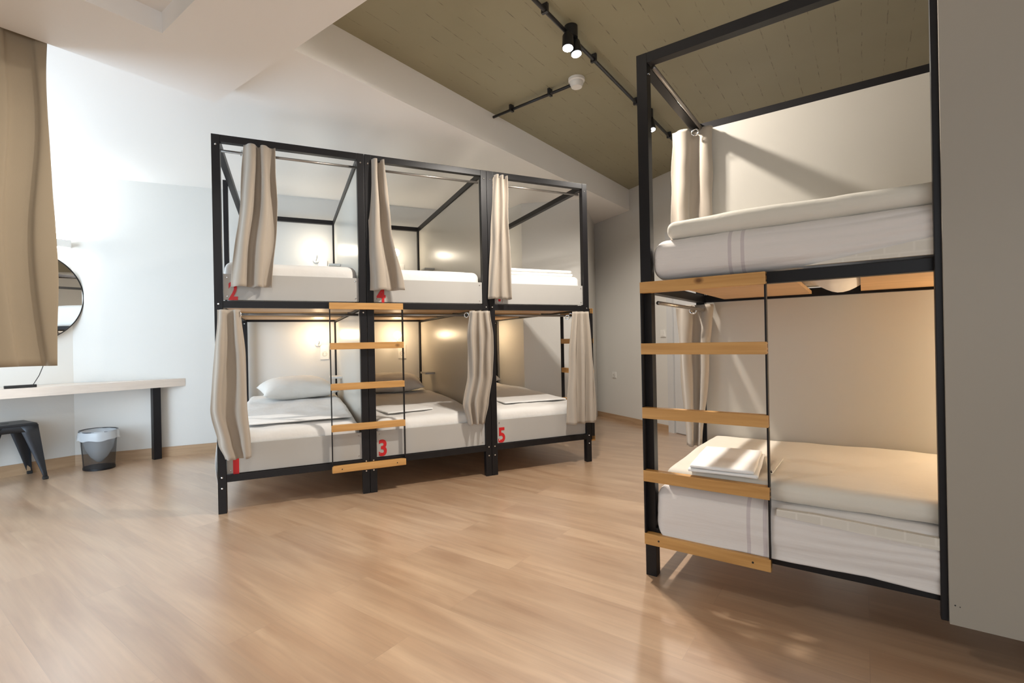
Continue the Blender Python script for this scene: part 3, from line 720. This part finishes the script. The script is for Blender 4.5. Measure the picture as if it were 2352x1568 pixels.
bed_curtain([(1.228, 1.612, 1.765, -0.020, 0.7), (1.05, 1.585, 1.785, -0.035, 1.0), (0.75, 1.585, 1.770, -0.045, 1.0), (0.55, 1.54, 1.735, -0.045, 1.0), (0.40, 1.580, 1.700, -0.04, 1.0)], 3.2, 0.026,
            'bunched curtain at the lower bunk numbered 3, beside the double post', 5.0, o0, lx, 1.199, [(1.60, 0.03, 1.20, 0.8), (1.66, 0.03, 1.20, 0.8)])
bed_curtain([(1.228, 2.490, 2.640, -0.020, 0.7), (0.9, 2.445, 2.660, -0.04, 1.0), (0.40, 2.400, 2.675, -0.055, 1.0), (0.33, 2.398, 2.676, -0.055, 1.0)], 3.1, 0.026,
            'curtain at the lower bunk numbered 5, covering the far right post', 9.0, o0, lx, 1.199, [(2.462, 0.03, 1.185, 0.6), (2.50, 0.04, 1.20, 0.6)])
# curtains of the nearest bed: bunched on the short-side rods
axr = (rx*0.956 + ry*0.29).normalized()
bed_curtain([(2.150, 0.0, 0.205, 0.0, 0.8), (1.9, -0.008, 0.200, 0.0, 1.0), (1.500, -0.02, 0.190, 0.0, 1.0)], 1.7, 0.024,
            'curtain at the head of the upper level of the nearest bunk bed', 3.0, R2W(-0.085, 0.755), axr, 2.15, [(0.118, -0.035, 2.118, 1.3)])
bed_curtain([(1.180, 0.0, 0.200, 0.0, 0.8), (0.9, 0.015, 0.175, 0.0, 1.0), (0.40, 0.045, 0.125, -0.01, 0.9)], 1.8, 0.024,
            'curtain at the head of the lower level of the nearest bunk bed', 6.0, R2W(-0.085, 0.755), axr, 1.15, [(0.090, -0.035, 1.148, 1.3)])
# big room curtain at the upper left
root = empty('room_curtain', (0, 0, 0), 0, 'long khaki curtain hanging from the ceiling at the left edge', 'curtain')
pc = Vector((-2.134, 2.252, 0)) - E2*0.035
a_ = -E1
bm = None
curtain('room_curtain', [(2.512, -0.030, 1.6, 0.0, 1.0), (1.9, -0.032, 1.6, 0.0, 1.0), (0.928, -0.046, 1.6, 0.0, 1.0)], 8.0, 0.014, M_CURT2, root, seed=11, origin=(pc.x, pc.y), axis=(a_.x, a_.y), nx=420, power=0.6)
bm = bmesh.new(); box(bm, -0.06, 1.65, -0.012, 0.012, 2.500, 2.515, 0.001); o = link('curtain_track', bm, M_WHITEPL, root); o.location = pc; o.rotation_euler = (0, 0, math.atan2(a_.y, a_.x))

# ------------------------------------------------------------------ desk, stool, bin, mirror
desk = empty('wall_desk', (-3.3, 4.2, 0), 0, 'long bleached-oak wall desk on a black leg at the left', 'desk')
fr1 = Vector((-3.060, 4.585, 0)); fd = Vector((-sin(radians(38.0)), -cos(radians(38.0)), 0))
fr0 = fr1 + fd*2.75
nin = -DN*0.002
pa = isect(fr1, Vector((-fd.x, -fd.y, 0)), K1 + nin, DW)
pk = K1 - DN*0.003 + LWD*0.01 + E2*0.004
pl = K1 + LWD*2.4 + E2*0.004
bm = bmesh.new(); prism(bm, [(p.x+3.3, p.y-4.2) for p in (pa, fr0, pl, pk)], 0.645, 0.715)
link('desk_top', bm, M_TABLE, desk)
def leg(px, py):
    bm = bmesh.new(); box(bm, -0.03, 0.03, -0.03, 0.03, 0, 0.645, 0.002); o = link('desk_leg', bm, M_BLACK, desk); o.location = (px+3.3, py-4.2, 0); o.rotation_euler = (0, 0, radians(54)); return o
leg(-3.235, 4.445); q = fr0 - fd*0.3 - E2*0.06; leg(q.x, q.y)
# flex and adaptor on the desk
o = bmesh.new(); tube(o, [(-3.72, 3.80, 0.724), (-3.75, 3.84, 0.735), (-3.79, 3.93, 0.80), (-3.82, 4.00, 0.88), (-3.86, 4.05, 0.95), (-3.90, 4.10, 1.02)], 0.003, 6)
o = link('power_cable', o, M_DARK, None, smooth=True); tag(o, 'thin black cable rising from the desk behind the long curtain', 'cable')
bm = bmesh.new(); box(bm, -0.09, 0.09, -0.022, 0.022, 0.716, 0.737, 0.004); o = link('remote_control', bm, M_DARK, None); o.location = (-3.80, 3.79, 0); o.rotation_euler = (0, 0, radians(50))
tag(o, 'slim black gadget lying on the left end of the desk', 'remote control')

stool = empty('metal_stool', (-3.895, 3.760, 0), 0, 'low gunmetal metal stool under the desk at the left edge', 'stool')
sa = math.atan2(-0.17, 0.28)
stool.rotation_euler = (0, 0, sa)
def stool_build(t):
    hb, ht, H_ = 0.190, 0.150, 0.445
    bm = rbox(-ht, ht, -ht, ht, H_-0.022, H_, 0.011, (16, 16, 4)); link('seat', bm, M_STOOL, t, auto=40)
    bm = bmesh.new(); tube(bm, [(0, 0, H_+0.0003), (0, 0, H_+0.0012)], 0.022, 20); link('seat_hole', bm, M_DARK, t)
    bm = bmesh.new()
    for (sx, sy, ex, ey) in ((-1, -1, 1, -1), (1, -1, 1, 1), (1, 1, -1, 1), (-1, 1, -1, -1)):
        a = Vector((sx*ht, sy*ht, 0)); b = Vector((ex*ht, ey*ht, 0)); n = 12; up = []; dn = []
        for k in range(n+1):
            f = k/n; p = a.lerp(b, f); o_ = Vector(((sx+ex)*0.003, (sy+ey)*0.003, 0))
            arch = 0.062 + 0.05*(abs(2*f-1)**4)
            up.append(bm.verts.new(p+Vector((0, 0, H_-0.015)))); dn.append(bm.verts.new(p+o_+Vector((0, 0, H_-arch))))
        for k in range(n): bm.faces.new((up[k], up[k+1], dn[k+1], dn[k]))
    o = link('apron', bm, M_STOOL, t, smooth=True); solidify(o, 0.003)
    for sx in (-1, 1):
        for sy in (-1, 1):
            bm = bmesh.new(); rows = []
            for k in range(9):
                f = k/8; z = (H_-0.02)*(1-f); c = Vector((sx*(ht+(hb-ht)*f), sy*(ht+(hb-ht)*f), z)); w = 0.088*(1-f)**1.1 + 0.022
                rows.append([bm.verts.new(c + Vector((-sx*w, 0, 0))), bm.verts.new(c + Vector((-sx*w*0.5, sy*0.004, 0))), bm.verts.new(c), bm.verts.new(c + Vector((sx*0.004, -sy*w*0.5, 0))), bm.verts.new(c + Vector((0, -sy*w, 0)))])
            for k in range(8):
                for j in range(4): bm.faces.new((rows[k][j], rows[k][j+1], rows[k+1][j+1], rows[k+1][j]))
            lg = link('leg', bm, M_STOOL, t, auto=40); solidify(lg, 0.003)
            bm = bmesh.new(); box(bm, sx*(hb-0.012)-0.016, sx*(hb-0.012)+0.016, sy*(hb-0.012)-0.016, sy*(hb-0.012)+0.016, 0, 0.022, 0.004); link('rubber_foot', bm, M_RUBBER, lg)
stool_build(stool)

bin_ = empty('waste_bin', (-3.50, 4.14, 0), radians(-30), 'black wire-mesh waste bin under the desk', 'waste bin')
bm = bmesh.new(); lathe(bm, [(0.128, 0.012), (0.134, 0.10), (0.142, 0.20), (0.152, 0.315)], seg=48, sy=0.80)
for f in [f for f in bm.faces if len(f.verts) > 4]: bm.faces.remove(f)
link('mesh_side', bm, M_MESH, bin_, smooth=True)
bm = bmesh.new(); lathe(bm, [(0.0, 0.0), (0.131, 0.0), (0.131, 0.016), (0.0, 0.016)], seg=48, sy=0.80); link('bin_base', bm, M_BLACK, bin_, auto=40)
bm = bmesh.new(); n = 48
tube(bm, [(0.153*cos(2*pi*k/n), 0.153*0.8*sin(2*pi*k/n), 0.318) for k in range(n+1)], 0.006, 8); link('rim', bm, M_BLACK, bin_, smooth=True)
bm = bmesh.new(); tube(bm, [(0.0, -0.103, 0.01), (0.0, -0.1225, 0.315)], 0.0022, 6); link('seam_wire', bm, M_BLACK, bin_)
bm = bmesh.new(); rings = []
prof = [(0.170, 0.255), (0.168, 0.28), (0.164, 0.31), (0.156, 0.326), (0.142, 0.315), (0.130, 0.24), (0.115, 0.17), (0.07, 0.10), (0.02, 0.055)]
for i, (r, z) in enumerate(prof):
    ring = []
    for k in range(48):
        a = 2*pi*k/48; jj = 1 + 0.035*noise.noise(Vector((cos(a)*2.5, sin(a)*2.5, i*0.8))) + (0.008*sin(a*9) if i < 2 else 0)
        ring.append(bm.verts.new((r*jj*cos(a), r*jj*sin(a)*0.80, z + (0.035*noise.noise(Vector((cos(a)*2, sin(a)*2, 5))) if i == 0 else 0))))
    rings.append(ring)
for i in range(len(rings)-1):
    for k in range(48): bm.faces.new((rings[i][k], rings[i][(k+1) % 48], rings[i+1][(k+1) % 48], rings[i+1][k]))
bm.faces.new(rings[-1])
o = link('bin_liner', bm, M_LINER, None, smooth=True); o.location = (-3.50, 4.14, 0); o.rotation_euler = (0, 0, radians(-30))
tag(o, 'translucent plastic bag folded over the rim of the waste bin', 'bin bag')

mir = empty('round_mirror', (0, 0, 0), 0, 'round black-rimmed mirror on the left wall, half behind the long curtain', 'mirror')
right_edge = Vector((-3.733, 4.292, 1.45)); mc = right_edge + Vector((LWD.x, LWD.y, 0))*0.39
mn = Vector((0.809, -0.588, 0)); 
Rm = 0.383; mu_ = Vector((LWD.x, LWD.y, 0)); mv = Vector((0, 0, 1))
bm = bmesh.new(); ring = [bm.verts.new(mc + mn*0.004 + (mu_*cos(2*pi*k/96) + mv*sin(2*pi*k/96))*Rm) for k in range(96)]; bm.faces.new(ring)
o = link('mirror_glass', bm, M_MIRROR, mir)
bm = bmesh.new(); rr = []
for k in range(96):
    d = mu_*cos(2*pi*k/96) + mv*sin(2*pi*k/96)
    rr.append([bm.verts.new(mc + d*(Rm-0.001) - mn*0.022), bm.verts.new(mc + d*(Rm-0.001) + mn*0.010), bm.verts.new(mc + d*(Rm+0.006) + mn*0.010), bm.verts.new(mc + d*(Rm+0.006) - mn*0.022)])
for k in range(96):
    for j in range(4): bm.faces.new((rr[k][j], rr[(k+1) % 96][j], rr[(k+1) % 96][(j+1) % 4], rr[k][(j+1) % 4]))
link('mirror_rim', bm, M_BLACK, mir)

sc = empty('wall_sconce', (0, 0, 0), 0, 'flat white up-and-down wall light above the round mirror', 'wall light')
sp = Vector((-3.760, 4.203, 0)); sc.location = sp + mu_*0.13 - mn*0.01; sc.rotation_euler = (0, 0, math.atan2(mu_.y, mu_.x))
B('sconce_body', -0.13, 0.13, -0.04, 0.032, 1.872, 1.935, M_WHITEPL, sc, 0.003)
for z0, z1 in ((1.866, 1.871), (1.936, 1.939)):
    d = B('light_strip', -0.12, 0.12, -0.032, 0.022, z0, z1, M_SCONCE, sc, 0.0)
sl = light('AREA', 'sconce_light', sp + mu_*0.13 + mn*0.02 + Vector((0, 0, 1.95)), 3.0, (0.85, 0.93, 1.0), shape='RECTANGLE', size=0.2, size_y=0.04)
sl.rotation_euler = (pi, 0, math.atan2(mu_.y, mu_.x))

# ------------------------------------------------------------------ bunk reading lamps, sockets, switches
OFF = 0.18
def wlamp(loc, nrm, label, mt, glow, col, r=0.040, grp='globe reading lamps by the bunks'):
    t = empty('reading_lamp', loc, math.atan2(nrm.y, nrm.x), label, 'wall lamp', grp)
    bm = bmesh.new(); tube(bm, [(0, 0, -0.09), (0.012, 0, -0.09), (0.016, 0, -0.09)], [0.030, 0.030, 0.025], 20); link('lamp_base', bm, M_WHITEPL, t, auto=40)
    bm = bmesh.new(); bmesh.ops.create_icosphere(bm, subdivisions=3, radius=r)
    for v in bm.verts: v.co.x += OFF
    link('lamp_globe', bm, mt, t, smooth=True)
    t2 = bmesh.new(); tube(t2, [(0.014, 0, -0.09), (OFF-0.03, 0, -0.09), (OFF-0.008, 0, -0.082), (OFF, 0, -0.065), (OFF, 0, -0.036)], 0.006, 10); link('lamp_neck', t2, M_WHITEPL, t, smooth=True)
    return t
nD = -ly
for s, z, lab, mt in ((0.681, 1.966, 'small glowing globe lamp on the wall at the upper bunk numbered 2', M_GLOBE2), (0.685, 1.105, 'small glowing globe lamp on the wall at the lower bunk numbered 1', M_GLOBE),
                      (1.462, 1.967, 'small glowing globe lamp on the wall at the upper bunk numbered 4', M_GLOBE2), (1.463, 1.091, 'small glowing globe lamp on the wall at the lower bunk numbered 3', M_GLOBE),
                      (2.42, 1.094, 'glowing globe lamp hidden behind the post of the bunk numbered 5', M_GLOBE), (2.42, 2.0, 'glowing globe lamp hidden behind the curtain of the bunk numbered 6', M_GLOBE2)):
    wlamp(L2W(s, 2.040, z), nD, lab, mt, 0, WARM)
nR = -ry
wlamp(R2W(1.62, RWD-0.060, 0.86), nR, 'glowing globe lamp inside the lower level of the nearest bunk bed', M_GLOBE3, 0, WARM)
def plate(loc, nrm, w, h, label, cat, name, kind):
    t = empty(name, loc, math.atan2(nrm.y, nrm.x)+pi/2, label, cat)
    B('cover_plate', -w/2, w/2, -0.009, 0.0, -h/2, h/2, M_WHITEPL, t, 0.002)
    if kind == 'socket':
        bm = bmesh.new(); torus(bm, (0, -0.0095, -h*0.12), (0, 1, 0), w*0.26, 0.0025, 20, 6); link('socket_ring', bm, M_PANEL, t, smooth=True)
        bm = bmesh.new(); tube(bm, [(-0.010, -0.009, -h*0.12), (-0.010, -0.0096, -h*0.12)], 0.003, 8); tube(bm, [(0.010, -0.009, -h*0.12), (0.010, -0.0096, -h*0.12)], 0.003, 8); link('socket_hole', bm, M_DARK, t)
    else:
        B('rocker', -w*0.36, w*0.36, -0.013, -0.009, -h*0.36, h*0.36, M_WHITEPL, t, 0.001)
    return t
plate(L2W(0.745, 2.043, 0.925), nD, 0.085, 0.150, 'white socket plate below the glowing lamp of the lower bunk numbered 1', 'socket', 'wall_socket', 'socket')
plate(L2W(1.545, 2.043, 0.910), nD, 0.085, 0.150, 'white socket plate seen through the ladder, on the wall of lower bunk 3', 'socket', 'wall_socket', 'socket')
plate(L2W(0.745, 2.043, 1.80), nD, 0.085, 0.150, 'white socket plate just above the mattress of the upper bunk numbered 2', 'socket', 'wall_socket', 'socket')
plate(L2W(1.545, 2.043, 1.80), nD, 0.085, 0.150, 'white socket plate behind the curtain of the upper bunk numbered 4', 'socket', 'wall_socket', 'socket')
nE = Vector((EW.y, -EW.x, 0))
plate(K2 + EW*1.30 + nE*0.001 + Vector((0, 0, 1.052)), nE, 0.08, 0.08, 'white light switch on the end wall beside the door', 'light switch', 'light_switch', 'switch')
plate(K2 + EW*0.42 + nE*0.001 + Vector((0, 0, 0.557)), nE, 0.075, 0.075, 'small white socket low on the end wall beyond the bunk row', 'socket', 'wall_socket', 'socket')

# ------------------------------------------------------------------ ceiling conduit, spots, detector
cd0 = Vector((0.154, 2.496, 0)); cd1 = Vector((1.094, 3.805, 0)); cdir = (cd1-cd0).normalized(); ZC = 2.725
con = empty('ceiling_conduit', (0, 0, 0), 0, 'black conduit pipe carrying the spotlights along the dark ceiling', 'conduit', 'black ceiling conduits')
bm = bmesh.new(); tube(bm, [cd0 - cdir*2.6 + Vector((0, 0, ZC)), cd0 + cdir*3.25 + Vector((0, 0, ZC))], 0.011, 12); link('pipe', bm, M_CAN, con, smooth=True)
def clip(p, d, parent, z=ZC):
    n = Vector((-d.y, d.x, 0)); bm = bmesh.new()
    t = bmesh.new(); box(t, -0.009, 0.009, -0.019, 0.019, z-0.014, HC, 0.002); 
    merge(bm, t, Matrix.Translation((p.x, p.y, 0)) @ Matrix.Rotation(math.atan2(d.y, d.x), 4, 'Z'))
    return link('pipe_clip', bm, M_CAN, parent)
for s in (-1.6, -0.8, 0.09, 0.66, 1.35, 2.1, 2.7): clip(cd0 + cdir*s, cdir, con)
con2 = empty('ceiling_conduit', (0, 0, 0), 0, 'short black conduit pipe leading to the smoke detector', 'conduit', 'black ceiling conduits')
e0 = Vector((-0.100, 3.772, 0)); e1_ = Vector((0.455, 3.312, 0)); ed = (e1_-e0).normalized()
bm = bmesh.new(); tube(bm, [e0 - ed*0.012 + Vector((0, 0, ZC)), e1_ + Vector((0, 0, ZC))], 0.010, 12); link('pipe', bm, M_CAN, con2, smooth=True)
for s in (0.17, 0.52): clip(e0 + ed*s, ed, con2)
sd = empty('smoke_detector', (0.470, 3.312, 0), 0, 'round white smoke detector on the dark ceiling', 'smoke detector')
bm = bmesh.new(); lathe(bm, [(0.0, HC), (0.055, HC), (0.055, HC-0.018), (0.050, HC-0.022), (0.0, HC-0.022)], seg=32); link('detector_base', bm, M_WHITEPL, sd, auto=40)
bm = bmesh.new(); lathe(bm, [(0.0, HC-0.022), (0.044, HC-0.022), (0.046, HC-0.036), (0.038, HC-0.050), (0.036, HC-0.058), (0.0, HC-0.060)], seg=32); link('detector_head', bm, M_WHITEPL, sd, auto=40)
def spot(p, label, tgt, energy, twin=True):
    t = empty('twin_spotlight', (p.x, p.y, 0), 0, label, 'spotlight', 'black ceiling spotlights')
    bm = bmesh.new(); lathe(bm, [(0.0, HC), (0.038, HC), (0.038, ZC-0.03), (0.0, ZC-0.03)], seg=28); link('junction_box', bm, M_CAN, t, auto=40)
    for k, off in enumerate((-0.036, 0.036)):
        c = Vector((cdir.x*off, cdir.y*off, 0)); d = Vector((0.10*(1 if k else -0.4), -0.16, -1)).normalized()
        top = c + Vector((0, 0, ZC-0.02)); bot = top + d*0.092
        bm = bmesh.new(); tube(bm, [top, top+d*0.02, bot-d*0.004, bot], [0.020, 0.031, 0.032, 0.030], 24); can = link('spot_can', bm, M_CAN, t, auto=40)
        bm = bmesh.new(); tube(bm, [bot - d*0.001, bot + d*0.002], 0.0275, 24); l = link('lens', bm, M_LED, can)
        lo = light('SPOT', 'spot_light', Vector((p.x, p.y, 0)) + bot + d*0.012, energy, SPOTC, spot_size=radians(176), spot_blend=0.25, shadow_soft_size=0.028)
        aim(lo, Vector(lo.location) + d*2)
    return t
spot(Vector((0.366, 2.762, 0)), 'twin black spotlight on the conduit near the smoke detector', None, 108)
spot(Vector((1.085, 3.790, 0)), 'twin black spotlight at the far end of the conduit', None, 30)
spot(cd0 - cdir*1.35, 'twin black spotlight on the conduit above the camera', None, 28)
